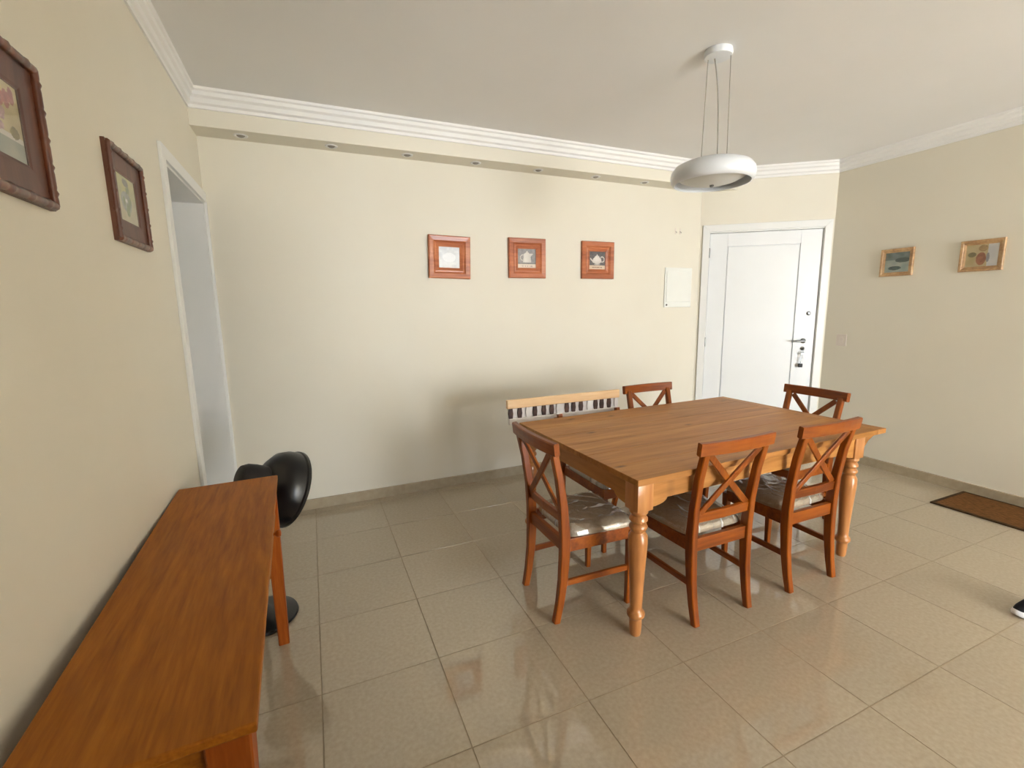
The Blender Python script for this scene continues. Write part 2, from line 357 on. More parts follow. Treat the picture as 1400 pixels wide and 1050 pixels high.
# entrance door
d = empty('door_1', (AX, AY, 0), DA, 'white entrance door with one recessed panel in a white frame', 'door', kind='structure')
def casing(parent, s0, s1, z1, wd, y0, y1):
    """three mitred casing boards around an opening, outer size s0..s1, top z1"""
    for pts in ([(s0, 0), (s0 + wd, 0), (s0 + wd, z1 - wd), (s0, z1)], [(s1, 0), (s1 - wd, 0), (s1 - wd, z1 - wd), (s1, z1)],
                [(s0, z1), (s1, z1), (s1 - wd, z1 - wd), (s0 + wd, z1 - wd)]):
        obj('door_casing', prism(bmesh.new(), pts, 1, y0, y1, .003), 'white_trim', parent)
casing(d, .028, 1.242, 2.39, .068, -.018, 0.0)
bm = bmesh.new(); box(bm, S0, S0 + .016, 0, T, 0, DZ); box(bm, S1 - .016, S1, 0, T, 0, DZ); box(bm, S0, S1, 0, T, DZ - .016, DZ)
obj('door_jamb', bm, 'white_trim', d)
bm = bmesh.new(); box(bm, S0 + .012, S0 + .034, .051, .075, 0, DZ - .012); box(bm, S1 - .034, S1 - .012, .051, .075, 0, DZ - .012); box(bm, S0 + .012, S1 - .012, .051, .075, DZ - .034, DZ - .012)
obj('door_stop', bm, 'white_trim', d)
obj('door_sill', B(S0 + .016, S1 - .016, .0, T, -.002, .006), 'baseboard', d)
L0, L1, LZ = S0 + .020, S1 - .020, DZ - .020
leaf = obj('door_leaf', B(L0, L1, .022, .05, .008, LZ, bev=.002), 'white_door', d)
# leaf frame boards around the recessed panel
P0, P1, PZ0, PZ1 = .283, .967, .22, 2.165
bm = bmesh.new()
box(bm, L0, P0 - .005, .008, .022, .008, LZ, bev=.002); box(bm, P1 + .005, L1, .008, .022, .008, LZ, bev=.002)
box(bm, P0 - .005, P1 + .005, .008, .022, PZ1 + .005, LZ, bev=.002); box(bm, P0 - .005, P1 + .005, .008, .022, .008, PZ0 - .005, bev=.002)
obj('door_stile', bm, 'white_door', d)
obj('door_panel', B(P0 + .003, P1 - .003, .011, .024, PZ0 + .003, PZ1 - .003, bev=.003), 'white_door', d)
for z in (2.11, 1.17, .25):
    tag(obj('hinge', cap_lathe(bmesh.new(), [(.007, -.05), (.008, -.048), (.008, .048), (.007, .05)], seg=10, cx=L0 - .004, cy=.002, cz=z), 'steel', d, True), 'steel hinge')
def rot_y(bm, x, y, z):   # lathe made on z axis turned to point along -y at (x,y,z)
    return xf(bm, Matrix.Translation((x, y, z)) @ Matrix.Rotation(math.pi / 2, 4, 'X'))
h = obj('door_handle', rot_y(cap_lathe(bmesh.new(), [(.026, 0), (.026, .006), (.022, .009), (.009, .011), (.009, .045), (.006, .05)], seg=20), 1.065, .008, 1.18), 'steel', d, True)
tag(h, 'steel lever handle')
bm = sweep(bmesh.new(), [(1.065, -.035, 1.18), (1.03, -.042, 1.182), (.985, -.042, 1.18), (.94, -.038, 1.178)], circ(.009, 10), Vector((0, 0, 1)))
obj('lever', bm, 'steel', h, True)
k = obj('lock_cylinder', rot_y(cap_lathe(bmesh.new(), [(.02, 0), (.02, .006), (.014, .010), (.006, .012)], seg=18), 1.065, .008, 1.10), 'steel', d, True)
k = obj('thumb_latch', rot_y(cap_lathe(bmesh.new(), [(.021, 0), (.021, .006), (.016, .009), (.010, .011), (.010, .02)], seg=18), 1.095, .008, 1.465), 'steel', d, True)
tag(k, 'round steel latch above the handle')
# bunch of keys hanging from the lock
kd = empty('key_bunch', (AX, AY, 0), DA, 'bunch of keys hanging from the lock of the white entrance door', 'keys')
obj('key', xf(B(-.001, .001, -.028, 0, -.008, .008, bev=.0008), Matrix.Translation((1.065, -.003, 1.10))), 'steel', kd)
bm = bmesh.new(); n = 20
sweep(bm, [(1.065 + .002 * math.sin(2 * math.pi * i / n), -.026 + .015 * math.cos(2 * math.pi * i / n), 1.075 + .022 * math.sin(2 * math.pi * i / n)) for i in range(n + 1)], circ(.002, 6), Vector((1, 0, 0)))
obj('key_ring', bm, 'steel', kd, True)
for dxx, ang, ln in ((-.008, .10, .085), (.012, -.22, .06)):
    bm = cap_lathe(bmesh.new(), [(.012, 0), (.013, .003), (.012, .006)], seg=14); xf(bm, Matrix.Rotation(math.pi / 2, 4, 'X'))
    box(bm, -.004, .004, -.005, -.002, -ln, -.008, bev=.001); box(bm, .002, .009, -.005, -.002, -ln + .005, -ln + .02, bev=.001)
    xf(bm, Matrix.Translation((1.062 + dxx, -.024, 1.050)) @ Matrix.Rotation(ang, 4, 'Y')); obj('key', bm, 'steel', kd)
bm = sweep(bmesh.new(), [(1.058, -.026, 1.055), (1.052, -.026, 1.0), (1.05, -.024, .95)], circ(.003, 6), Vector((1, 0, 0))); obj('strap', bm, 'black_matt', kd, True)
obj('fob', B(1.028, 1.068, -.034, -.018, .905, .945, bev=.005), 'black_matt', kd)

# hallway doorway: casing, lining and the open white leaf
d2 = empty('door_2', (XL, 0, 0), 0, 'white framed hallway doorway in the left wall beside the corner', 'door', kind='structure')
bm_w = .065
for pts in ([(OY0 - .065, 0), (OY0, 0), (OY0, OZ), (OY0 - .065, OZ + .065)], [(YB, 0), (OY1, 0), (OY1, OZ), (YB, OZ + .065)],
            [(OY0 - .065, OZ + .065), (YB, OZ + .065), (OY1, OZ), (OY0, OZ)]):
    obj('door_casing', prism(bmesh.new(), pts, 0, 0, .016, .002), 'white_trim', d2)
bm = bmesh.new(); box(bm, -.22, .0, OY0, OY0 + .012, 0, OZ); box(bm, -.22, 0, OY1 - .012, OY1, 0, OZ); box(bm, -.22, 0, OY0, OY1, OZ - .012, OZ)
obj('door_lining', bm, 'white_trim', d2)
lf = obj('door_leaf', B(-1.06, -.225, 3.785, 3.82, .01, OZ - .02, bev=.002), 'white_door', d2)
obj('door_handle', xf(cap_lathe(bmesh.new(), [(.022, 0), (.022, .008), (.009, .01), (.009, .05), (.02, .055), (.02, .07), (.01, .075)], seg=16), Matrix.Translation((-.98, 3.785, 1.05)) @ Matrix.Rotation(math.pi / 2, 4, 'X')), 'steel', lf, True)

# balcony opening behind the camera
wn = empty('window_1', (0, FY, 0), 0, 'wide white framed balcony opening behind the camera', 'window', kind='structure')
bm = bmesh.new()
box(bm, WIN[0], WIN[0] + .05, -T, 0, 0, WIN[3], bev=.003); box(bm, WIN[1] - .05, WIN[1], -T, 0, 0, WIN[3], bev=.003); box(bm, WIN[0], WIN[1], -T, 0, WIN[3] - .05, WIN[3], bev=.003); box(bm, WIN[0], WIN[1], -T, 0, -.001, .015)
obj('window_frame', bm, 'white_trim', wn)
struct('shade_partition', B(XL, 1.45, -1.3, -1.2, -.02, H), 'wall', 'unseen cream partition added behind the camera to shade the left wall', 'wall')  # unseen partition added to hold window light off the left side
struct('balcony_floor', B(2.2, 4.9, FY - .45, FY - T, -.15, -.02), 'concrete', 'pale balcony floor outside the opening', 'balcony')

# ------------------------------------------------------------ dining table
tx0, tx1, ty0, ty1, tz = 1.25, 3.16, 1.58, 2.78, .80
t = empty('dining_table', ((tx0 + tx1) / 2, (ty0 + ty1) / 2, 0), math.radians(1.5), 'large honey pine dining table with turned legs in the middle of the room', 'table')
cxt, cyt = t.location.x, t.location.y
hx, hy = (tx1 - tx0) / 2, (ty1 - ty0) / 2
ew = .085
npl = 6; pw = 2 * hy / npl
for i in range(npl):
    obj('plank', B(-hx, hx - ew, -hy + i * pw + .0004, -hy + (i + 1) * pw - .0004, tz - .03, tz - random.uniform(0, .0004), bev=.0018, seg=1), 'table_x', t)
obj('end_board', B(hx - ew + .0006, hx, -hy, hy, tz - .03, tz, bev=.003), 'table_y', t)
LEGS = [(-hx + .055, -hy + .055), (hx - .235, -hy + .055), (-hx + .055, hy - .055), (hx - .235, hy - .055)]
prof = [(.0, 0), (.024, 0), (.027, .01), (.030, .06), (.030, .085), (.034, .092), (.041, .10), (.043, .110), (.041, .12), (.034, .128), (.030, .134),
        (.029, .15), (.031, .22), (.036, .32), (.042, .42), (.045, .47), (.044, .505), (.036, .522), (.031, .53), (.034, .536), (.041, .545), (.042, .555), (.037, .565),
        (.032, .57), (.035, .577), (.042, .586), (.042, .596), (.036, .605), (.033, .61), (.036, .616), (.043, .625), (.043, .632), (.043, .640), (0, .642)]
leg0 = None
for x, y in LEGS:
    if leg0 is None:
        bm = lathe(bmesh.new(), prof, seg=28); box(bm, -.045, .045, -.045, .045, .640, tz - .03, bev=.003)
        leg0 = obj('leg', bm, 'table_z', t, True, 35); o = leg0
    else:
        o = leg0.copy(); C.objects.link(o)
    o.location = (x, y, 0)
def apron(L, z0=.682, z1=tz - .03, drop=.032, cv=.09):
    pts = [(-L / 2, z1), (L / 2, z1), (L / 2, z0 - drop)]
    for i in range(7): a = i / 6 * math.pi / 2; pts.append((L / 2 - cv * math.sin(a) * 1.0 if True else 0, z0 - drop * math.cos(a)))
    for i in range(7): a = (6 - i) / 6 * math.pi / 2; pts.append((-L / 2 + cv * math.sin(a), z0 - drop * math.cos(a)))
    pts.append((-L / 2, z0 - drop))
    q = []
    for p in pts:
        if not q or (abs(q[-1][0] - p[0]) + abs(q[-1][1] - p[1])) > 1e-5: q.append(p)
    return q
xa, xb = LEGS[0][0] + .045, LEGS[1][0] - .045
for s in (-1, 1):
    bm = prism(bmesh.new(), apron(xb - xa), 1, -.011, .011, .0015); o = obj('apron', bm, 'table_x', t); o.location = ((xa + xb) / 2, s * (hy - .03), 0)
ya, yb = LEGS[0][1] + .045, LEGS[2][1] - .045
for xx in (LEGS[0][0] - .026, LEGS[1][0] + .026):
    bm = prism(bmesh.new(), apron(yb - ya), 0, -.011, .011, .0015); o = obj('apron', bm, 'table_y', t); o.location = (xx, 0, 0)
# curved brackets carrying the long overhang on the right end
for s in (-1, 1):
    pts = [(LEGS[1][0] + .045, tz - .03), (hx - .02, tz - .03), (hx - .03, tz - .045), (hx - .06, tz - .055), (hx - .10, tz - .075), (hx - .135, tz - .11), (LEGS[1][0] + .045, tz - .135)]
    bm = prism(bmesh.new(), pts, 1, -.016, .016, .002); o = obj('bracket', bm, 'table_x', t); o.location = (0, s * (hy - .055), 0)

# ------------------------------------------------------------ dining chairs
def cushion_bm(wf, wb, y0, y1, z0, th, off=0, wr=0, seed=0, n=22):
    rnd = random.Random(seed); ph = [rnd.uniform(0, 6.28) for _ in range(6)]
    bm = bmesh.new(); R = {}
    def P(u, v, top):
        wq = (wb + (wf - wb) * (v + 1) / 2) / 2 + off
        sx, sy = u, v
        k = 1 - .06 * (abs(u) ** 6) * (abs(v) ** 6)
        x = sx * wq * k; y = (y0 + y1) / 2 + sy * ((y1 - y0) / 2 + off) * k
        e = max(abs(u), abs(v))
        f = (1 - max(0, (e - .78) / .22) ** 2.2)
        z = z0 + th * .45 + th * .55 * f + .008 * (1 - u * u) * (1 - v * v) + off if top else z0
        if wr and top:
            z += wr * (abs(math.sin(9 * u + 5 * v + ph[0])) ** 8 * (.5 + .5 * math.sin(3 * v + ph[1])) + .7 * abs(math.sin(6 * v - 7 * u + ph[2])) ** 10) * (.35 + .65 * f)
        return (x, y, z)
    for i in range(n + 1):
        for j in range(n + 1):
            R[i, j] = bm.verts.new(P(-1 + 2 * i / n, -1 + 2 * j / n, True))
    for i in range(n):
        for j in range(n): bm.faces.new((R[i, j], R[i + 1, j], R[i + 1, j + 1], R[i, j + 1]))
    edge = [R[i, 0] for i in range(n + 1)] + [R[n, j] for j in range(1, n + 1)] + [R[i, n] for i in range(n - 1, -1, -1)] + [R[0, j] for j in range(n - 1, 0, -1)]
    low = [bm.verts.new((v.co.x, v.co.y, z0)) for v in edge]
    for i in range(len(edge)): k = (i + 1) % len(edge); bm.faces.new((edge[i], low[i], low[k], edge[k]))
    if not wr: bm.faces.new(low)
    return bm
def make_chair(name='dining_chair'):
    r = empty(name, (0, 0, 0))
    for s in (-1, 1):   # rear leg runs up as the back post
        path = [(s * .178, -.232, 0), (s * .180, -.212, .10), (s * .182, -.196, .22), (s * .184, -.188, .36), (s * .185, -.188, .46), (s * .187, -.198, .60), (s * .190, -.222, .76), (s * .192, -.255, .90)]
        ws = [(.034, .034), (.034, .038), (.035, .044), (.036, .05), (.036, .05), (.036, .042), (.036, .036), (.036, .032)]
        bm = sweep(bmesh.new(), path, [rect(a, b_) for a, b_ in ws]); obj('leg', bm, 'chair_z', r)
        path = [(s * .192, .192, 0), (s * .195, .196, .2), (s * .197, .197, .42)]
        bm = sweep(bmesh.new(), path, [rect(.028, .028), rect(.034, .034), rect(.038, .038)]); obj('leg', bm, 'chair_z', r)
        bm = sweep(bmesh.new(), [(s * .184, -.18, .205), (s * .194, .185, .205)], rect(.02, .030, .003), Vector((1, 0, 0))); obj('stretcher', bm, 'chair_y', r)
    bm = bmesh.new()
    box(bm, -.178, .178, .186, .208, .372, .438, bev=.002); box(bm, -.166, .166, -.200, -.176, .372, .438, bev=.002)
    for s in (-1, 1): prism(bm, [(s * .176, -.18), (s * .196, -.18), (s * .208, .19), (s * .188, .19)], 2, .372, .438, .002)
    obj('seat_frame', bm, 'chair_x', r)
    obj('cushion', cushion_bm(.425, .375, -.158, .222, .4385, .042), 'fabric', r, True, 60)
    sb = cushion_bm(.425, .375, -.158, .222, .439, .042, off=.0035, wr=.010, seed=3, n=40)
    obj('plastic_cover', sb, 'film', r, True, 180)
    # crest rail, gently bowed
    n = 9; path = []; 
    for i in range(n):
        u = -1 + 2 * i / (n - 1); path.append((u * .236, -.258 - .018 * (1 - u * u), .912))
    obj('top_rail', sweep(bmesh.new(), path, rect(.064, .030, .005), Vector((0, -.12, .99))), 'chair_x', r)
    obj('lower_rail', sweep(bmesh.new(), [(-.17, -.193, .545), (0, -.199, .545), (.17, -.193, .545)], rect(.05, .022, .003), Vector((0, -.1, .99))), 'chair_x', r)
    for s in (-1, 1):
        off_ = .004 * s
        bm = sweep(bmesh.new(), [(-s * .160, -.252 + off_, .875), (0, -.222 + off_, .72), (s * .158, -.198 + off_, .568)], rect(.014, .034, .003), Vector((0, 1, .2)))
        obj('cross_bar', bm, 'chair_z', r)
    return r
proto = make_chair()
GP = 'cross-back dining chairs around the pine table'
CH_ = [((1.245, 2.02, 0), -90, 'cherry-stained cross-back chair at the left end of the dining table'),
       ((1.80, 1.765, 0), 0, 'cherry-stained cross-back chair on the near side, beside the near turned table leg'),
       ((2.47, 1.760, 0), 0, 'cherry-stained cross-back chair on the near side, farther from the console, by the right table leg'),
       ((3.12, 2.19, 0), 90, 'cherry-stained cross-back chair at the right end of the table, before the white door'),
       ((2.45, 2.665, 0), 180, 'cherry-stained cross-back chair on the far side beside the pale slatted bench')]
for i, (loc, rz, lb) in enumerate(CH_):
    o = proto if i == 0 else copy_tree(proto)
    o.location = loc; o.rotation_euler = (0, 0, math.radians(rz)); tag(o, lb, 'chair', GP)

# ------------------------------------------------------------ pale slatted bench behind the table
bn = empty('bench', (1.80, 2.62, 0), 0, 'bench behind the far table edge with a pale slatted back and wrapped seat', 'bench')
for s, px_ in ((-1, -.20), (1, .30)):
    obj('leg', sweep(bmesh.new(), [(px_, .25, 0), (px_, .19, .2), (px_, .18, .44), (px_, .205, .66), (px_, .235, .80)], rect(.034, .034)), 'chair_z', bn)
    obj('leg', sweep(bmesh.new(), [(px_ + .02, -.31, 0), (px_ + .02, -.31, .40)], [rect(.028, .028), rect(.034, .034)]), 'chair_z', bn)
    obj('stretcher', sweep(bmesh.new(), [(px_ + .02, -.30, .205), (px_, .18, .205)], rect(.02, .03, .003)), 'chair_y', bn)
bm = bmesh.new(); box(bm, -.20, .32, -.335, -.31, .365, .425, bev=.002); box(bm, -.20, .32, .155, .177, .365, .425, bev=.002)
box(bm, -.20, -.176, -.315, .18, .365, .425, bev=.002); box(bm, .296, .32, -.315, .18, .365, .425, bev=.002); obj('seat_frame', bm, 'chair_x', bn)
o = obj('cushion', cushion_bm(.51, .50, -.155, .335, .4265, .042), 'fabric', bn, True, 60); o.rotation_euler = (0, 0, math.pi); o.location = (.06, 0, 0)
o = obj('plastic_cover', cushion_bm(.51, .50, -.155, .335, .427, .042, off=.0035, wr=.010, seed=9, n=40), 'film', bn, True, 180); o.rotation_euler = (0, 0, math.pi); o.location = (.06, 0, 0)
yb_ = .30
tag(obj('top_rail', B(-.585, .365, yb_ - .012, yb_ + .018, .862, .925, bev=.006), 'pale_rail', bn), 'pale wood top rail')
obj('lower_rail', B(-.57, .35, yb_ - .010, yb_ + .012, .745, .790, bev=.004), 'pale_panel', bn)
for s, px_ in ((-1, -.20), (1, .30)):
    obj('bracket', B(px_ - .015, px_ + .015, .22, yb_ - .010, .735, .765, bev=.002), 'chair_z', bn)
obj('back_panel', B(-.572, .352, yb_ + .0095, yb_ + .016, .785, .866, bev=.002), 'pale_panel', bn)
for i in range(15):
    x = -.55 + i * .0635 + random.uniform(-.006, .006)
    obj('spindle', prism(bmesh.new(), [(x - .012, .788), (x + .012, .788), (x + .017, .825), (x + .012, .864), (x - .012, .864), (x - .017, .825)], 1, yb_ - .004, yb_ + .010), 'dark_spindle' if i % 4 != 2 else 'pale_panel', bn)

# ------------------------------------------------------------ console table
cx0, cx1, cy0, cy1 = -.574, -.178, .895, 2.405
cn = empty('console_table', ((cx0 + cx1) / 2, (cy0 + cy1) / 2, 0), .033, 'long amber pine console table against the left wall', 'table')
ax, ay = (cx1 - cx0) / 2, (cy1 - cy0) / 2
obj('tabletop', B(-ax, ax, -ay, ay, .758, .78, bev=.004), 'console_y', cn)
bm = bmesh.new(); i_ = .020
box(bm, ax - i_ - .02, ax - i_, -ay + .08, ay - .17, .66, .758); box(bm, -ax + i_, -ax + i_ + .02, -ay + .08, ay - .17, .66, .758)
box(bm, -ax + .07, ax - .07, -ay + .025, -ay + .045, .66, .758); box(bm, -ax + .07, ax - .07, ay - .155, ay - .135, .66, .758)
obj('apron', bm, 'console_y', cn)
for sx in (-1, 1):
    for sy in (-1, 1):
        x, y = sx * (ax - (.034 if sy > 0 else .052)), (ay - .150 if sy > 0 else -ay + .050)
        path = [(x, y, 0), (x, y, .25), (x, y, .5), (x, y, .757)]
        obj('leg', sweep(bmesh.new(), path, [rect(.046, .046), rect(.050, .050), rect(.056, .056), rect(.060, .060)] if sy > 0 else [rect(.048, .048), rect(.056, .056), rect(.066, .066), rect(.080, .080)]), 'console_z', cn)
for yy in (.24,):
    dr = obj('drawer', B(ax - i_ - .001, ax - i_ + .009, yy - .27, yy + .27, .672, .748, bev=.003), 'console_y', cn)
    for q in (.0,):
        obj('knob', xf(cap_lathe(bmesh.new(), [(.006, 0), (.006, .010), (.013, .016), (.015, .023), (.011, .030), (0, .032)], seg=16), Matrix.Translation((ax - i_ + .008, yy + q, .71)) @ Matrix.Rotation(math.pi / 2, 4, 'Y')), 'console_z', dr, True)

# ------------------------------------------------------------ black fan behind the console
fn = empty('pedestal_fan', (-.345, 2.50, 0), 0, 'black pedestal fan standing behind the console table', 'fan')
obj('base', cap_lathe(bmesh.new(), [(.165, 0), (.172, .008), (.168, .018), (.13, .032), (.05, .045), (.03, .06)], seg=40), 'black', fn, True)
obj('pole', cap_lathe(bmesh.new(), [(.016, .05), (.016, .42), (.012, .425), (.012, .62)], seg=16), 'black_matt', fn, True)
hd = Matrix.Translation((.115, .115, .650)) @ Vector((.80, .36, -.42)).normalized().to_track_quat('Z', 'Y').to_matrix().to_4x4() @ Matrix.Scale(1.13, 4)
obj('housing', xf(lathe(bmesh.new(), [(0, -.075), (.06, -.072), (.12, -.055), (.155, -.025), (.170, .015), (.172, .05), (.178, .056), (.178, .068), (.170, .072), (.162, .066), (.160, .02), (.14, -.02), (.10, -.04), (0, -.055)], seg=48), hd), 'black', fn, True)
obj('motor', xf(cap_lathe(bmesh.new(), [(.028, -.185), (.050, -.178), (.062, -.155), (.066, -.12), (.066, -.075), (.06, -.06)], seg=32), hd @ Matrix.Translation((-.01, .02, 0))), 'black_matt', fn, True)
obj('neck', sweep(bmesh.new(), [(0, 0, .60), (.01, .03, .65), (.03, .06, .72)], circ(.02, 12), Vector((0, 1, 0))), 'black_matt', fn, True)
gr = bmesh.new()
for k in range(30):
    a = 2 * math.pi * k / 30; sweep(gr, [(.03 * math.cos(a), .03 * math.sin(a), .082), (.11 * math.cos(a + .12), .11 * math.sin(a + .12), .080), (.168 * math.cos(a + .2), .168 * math.sin(a + .2), .066)], circ(.0018, 5), Vector((0, 0, 1)))
cap_lathe(gr, [(.034, .078), (.034, .084), (.03, .088)], seg=24)
obj('grille', xf(gr, hd), 'black', fn)
for k in range(3):
    a = 2 * math.pi * k / 3; bm = bmesh.new(); R = {}
    for i in range(7):
        for j in range(7):
            rr = .025 + .115 * i / 6; th = a + (-.5 + j / 6) * (1.0 + .5 * math.sin(i / 6 * 3)); zz = .02 + .03 * (j / 6 - .5)
            R[i, j] = bm.verts.new((rr * math.cos(th), rr * math.sin(th), zz))
    for i in range(6):
        for j in range(6): bm.faces.new((R[i, j], R[i + 1, j], R[i + 1, j + 1], R[i, j + 1]))
    bmesh.ops.solidify(bm, geom=bm.faces[:], thickness=.003); obj('blade', xf(bm, hd), 'black_matt', fn, True, 60)

# ------------------------------------------------------------ pendant lamp
LX, LY, LZ_ = 2.16, 2.09, 2.275
KL = .71
lp = empty('pendant_lamp', (LX, LY, LZ_), 0, 'white ring pendant lamp hanging over the dining table', 'lamp')
obj('shade', lathe(bmesh.new(), [(a * KL, b_ * KL * 1.08) for a, b_ in [(.17, .105), (.235, .098), (.285, .078), (.312, .045), (.318, .012), (.312, -.022), (.296, -.042), (.285, -.044), (.283, -.034), (.298, -.010), (.302, .02), (.293, .05), (.27, .07), (.22, .086), (.17, .092), (.17, .105)]], seg=64), 'lamp_white', lp, True, 60)
obj('diffuser', lathe(bmesh.new(), [(a * KL, b_ * KL) for a, b_ in [(.262, .012), (.255, -.002), (.20, -.028), (.13, -.047), (.06, -.058), (0, -.060), (0, -.055), (.06, -.053), (.13, -.042), (.20, -.023), (.25, .004), (.262, .012)]], seg=64), 'lamp_glass', lp, True, 60)
obj('cross_bracket', B(-.30 * KL, .30 * KL, -.012, .012, .046 * KL, .050 * KL), 'lamp_white', lp)
tag(obj('finial', cap_lathe(bmesh.new(), [(.004, .03), (.004, -.039), (.011, -.041), (.012, -.047), (.007, -.053)], seg=16), 'steel', lp, True), 'small dark steel finial')
top = H - LZ_
cp = obj('canopy', cap_lathe(bmesh.new(), [(.072, top - .001), (.075, top - .022), (.070, top - .034), (.05, top - .038)], seg=40), 'lamp_white', lp, True)
def cab(x0, y0, x1, y1, rr, bow=0, name='suspension_cable'):
    pts = [(x0 + (x1 - x0) * q + bow * math.sin(math.pi * q) * math.exp(-1.2 * q), y0 + (y1 - y0) * q, top - .036 + (.064 - top + .036) * q) for q in [i / 10 for i in range(11)]]
    obj(name, sweep(bmesh.new(), pts, circ(rr, 8), Vector((0, 1, 0))), 'cable', lp, True)
cab(-.036, .036, -.045, .045, .0022); cab(.045, -.045, .050, -.050, .0022); cab(-.012, .012, .016, -.016, .0032, .03, 'power_cord')

# ------------------------------------------------------------ recessed spotlights
sp0 = None
XS = [-.33, .235, .775, 1.325, 1.89, 2.47, 3.02]
SL = ['first from the left wall', 'second from the left wall', 'third from the left wall', 'fourth, in the middle of the row', 'third from the entrance door end', 'second from the entrance door end', 'last, nearest the entrance door']
for i, x in enumerate(XS):
    if sp0 is None:
        sp0 = empty('recessed_spotlight', (0, 0, 0)); o = sp0
        obj('ring', lathe(bmesh.new(), [(.026, .0), (.030, -.004), (.040, -.005), (.044, 0.0), (.044, .002), (.026, .002), (.026, 0)], seg=28), 'ceiling', sp0, True, 60)
        obj('lens', cap_lathe(bmesh.new(), [(.014, -.009), (.018, -.007), (.026, -.001)], seg=24), 'cable', sp0, True, 60)
    else: o = copy_tree(sp0)
    o.location = (x, 3.745, BHZ); tag(o, 'small round spotlight set under the bulkhead, ' + SL[i], 'spotlight', 'recessed spotlights under the bulkhead')

# ------------------------------------------------------------ pictures
def canvas(w_, h_, fn_, nx=60, ny=60, name='print', parent=None):
    bm = bmesh.new(); cl = bm.loops.layers.color.new('Col'); R = {}
    for i in range(nx + 1):
        for j in range(ny + 1): R[i, j] = bm.verts.new((-w_ / 2 + w_ * i / nx, 0, -h_ / 2 + h_ * j / ny))
    for i in range(nx):
        for j in range(ny):
            f = bm.faces.new((R[i, j], R[i + 1, j], R[i + 1, j + 1], R[i, j + 1])); c = fn_((i + .5) / nx, (j + .5) / ny)
            for l in f.loops: l[cl] = tuple(max(0, min(1, v / 255)) for v in c) + (1,)
    return obj(name, bm, 'art', parent)
def hsh(x, y, s=0):
    v = math.sin(x * 12.9898 + y * 78.233 + s * 37.7) * 43758.5453; return v - math.floor(v)
def vn(x, y, s=0):
    xi, yi = math.floor(x), math.floor(y); fx, fy = x - xi, y - yi; fx = fx * fx * (3 - 2 * fx); fy = fy * fy * (3 - 2 * fy)
    a = hsh(xi, yi, s) * (1 - fx) + hsh(xi + 1, yi, s) * fx; b_ = hsh(xi, yi + 1, s) * (1 - fx) + hsh(xi + 1, yi + 1, s) * fx
    return a * (1 - fy) + b_ * fy
def mixc(a, b_, t_): return tuple(a[i] * (1 - t_) + b_[i] * t_ for i in range(3))
def el(u, v, cx, cy, rx, ry): return ((u - cx) / rx) ** 2 + ((v - cy) / ry) ** 2
def art_glare(u, v):  # pale tones and bright oval paint the glare of the picture glass
    c = mixc((222, 226, 228), (196, 200, 204), vn(u * 9, v * 9, 1))
    if el(u, v, .5, .5, .3, .22) < 1: c = mixc(c, (238, 240, 242), .6)
    return c
def art_jug(u, v):
    bgc = mixc((106, 104, 108), (140, 134, 132), vn(u * 12, v * 12, 2))
    if v < .22: 
        c = (214, 196, 178)
        if .09 < v < .14 and .2 < u < .8 and hsh(int(u * 40), 3) > .35: c = (150, 128, 116)
        return c
    if v < .27: return (88, 84, 86)
    wq = .17 + .05 * (1 - (v - .3) / .4)
    if .3 < v < .72 and abs(u - .52) < wq: return mixc((226, 222, 214), (186, 180, 172), abs(u - .44) * 2.5)
    if .72 <= v < .82 and abs(u - .52) < .17 - (v - .72) * 1.3: return (214, 208, 200)
    if el(u, v, .52, .85, .03, .03) < 1: return (220, 214, 206)
    e = el(u, v, .30, .54, .15, .16)
    if .55 < e < 1.05 and u < .36: return (206, 200, 192)
    if .58 < v < .75 and .68 < u < .70 + (v - .58) * .9: return (212, 206, 198)
    return bgc
def art_teapot(u, v):
    bgc = mixc((84, 80, 84), (112, 106, 106), vn(u * 12, v * 12, 4))
    if v < .24:
        c = (222, 200, 174)
        if .1 < v < .15 and .2 < u < .8 and hsh(int(u * 40), 5) > .35: c = (156, 130, 112)
        return c
    if el(u, v, .5, .50, .26, .20) < 1: return mixc((236, 230, 222), (180, 172, 164), max(0, (.5 - v)) * 2.5 + abs(u - .45) * .8)
    if el(u, v, .5, .70, .13, .07) < 1 or el(u, v, .5, .79, .04, .04) < 1: return (224, 218, 210)
    e = el(u, v, .80, .56, .15, .16)
    if .5 < e < 1.1 and u > .72: return (212, 206, 198)
    if abs((v - .42) - (.26 - u) * 1.1) < .05 and .08 < u < .28: return (216, 210, 202)
    if el(u, v, .5, .28, .18, .03) < 1: return (196, 190, 182)
    return bgc
def art_flowers(u, v):
    c = mixc((206, 190, 148), (176, 158, 108), vn(u * 7, v * 7, 6))
    if v < .30: c = mixc((168, 166, 148), (140, 146, 136), vn(u * 10, v * 10, 7))
    if .27 < v < .33: c = (206, 200, 190)
    for k in range(16):
        a, b_ = .25 + .5 * hsh(k, 1), .36 + .3 * hsh(k, 2)
        if el(u, v, a, b_, .08, .06) < 1: c = mixc((206, 170, 178), (150, 112, 120), vn(u * 26, v * 26, k))
    for k in range(7):
        a = .35 + .09 * k
        if el(u, v, a, .74 + .1 * hsh(k, 4), .05, .11) < 1: c = mixc((136, 62, 74), (176, 104, 96), vn(u * 20, v * 20, k))
    if el(u, v, .86, .37, .07, .08) < 1: c = mixc((140, 126, 52), (92, 76, 34), vn(u * 20, v * 20, 9))
    return c
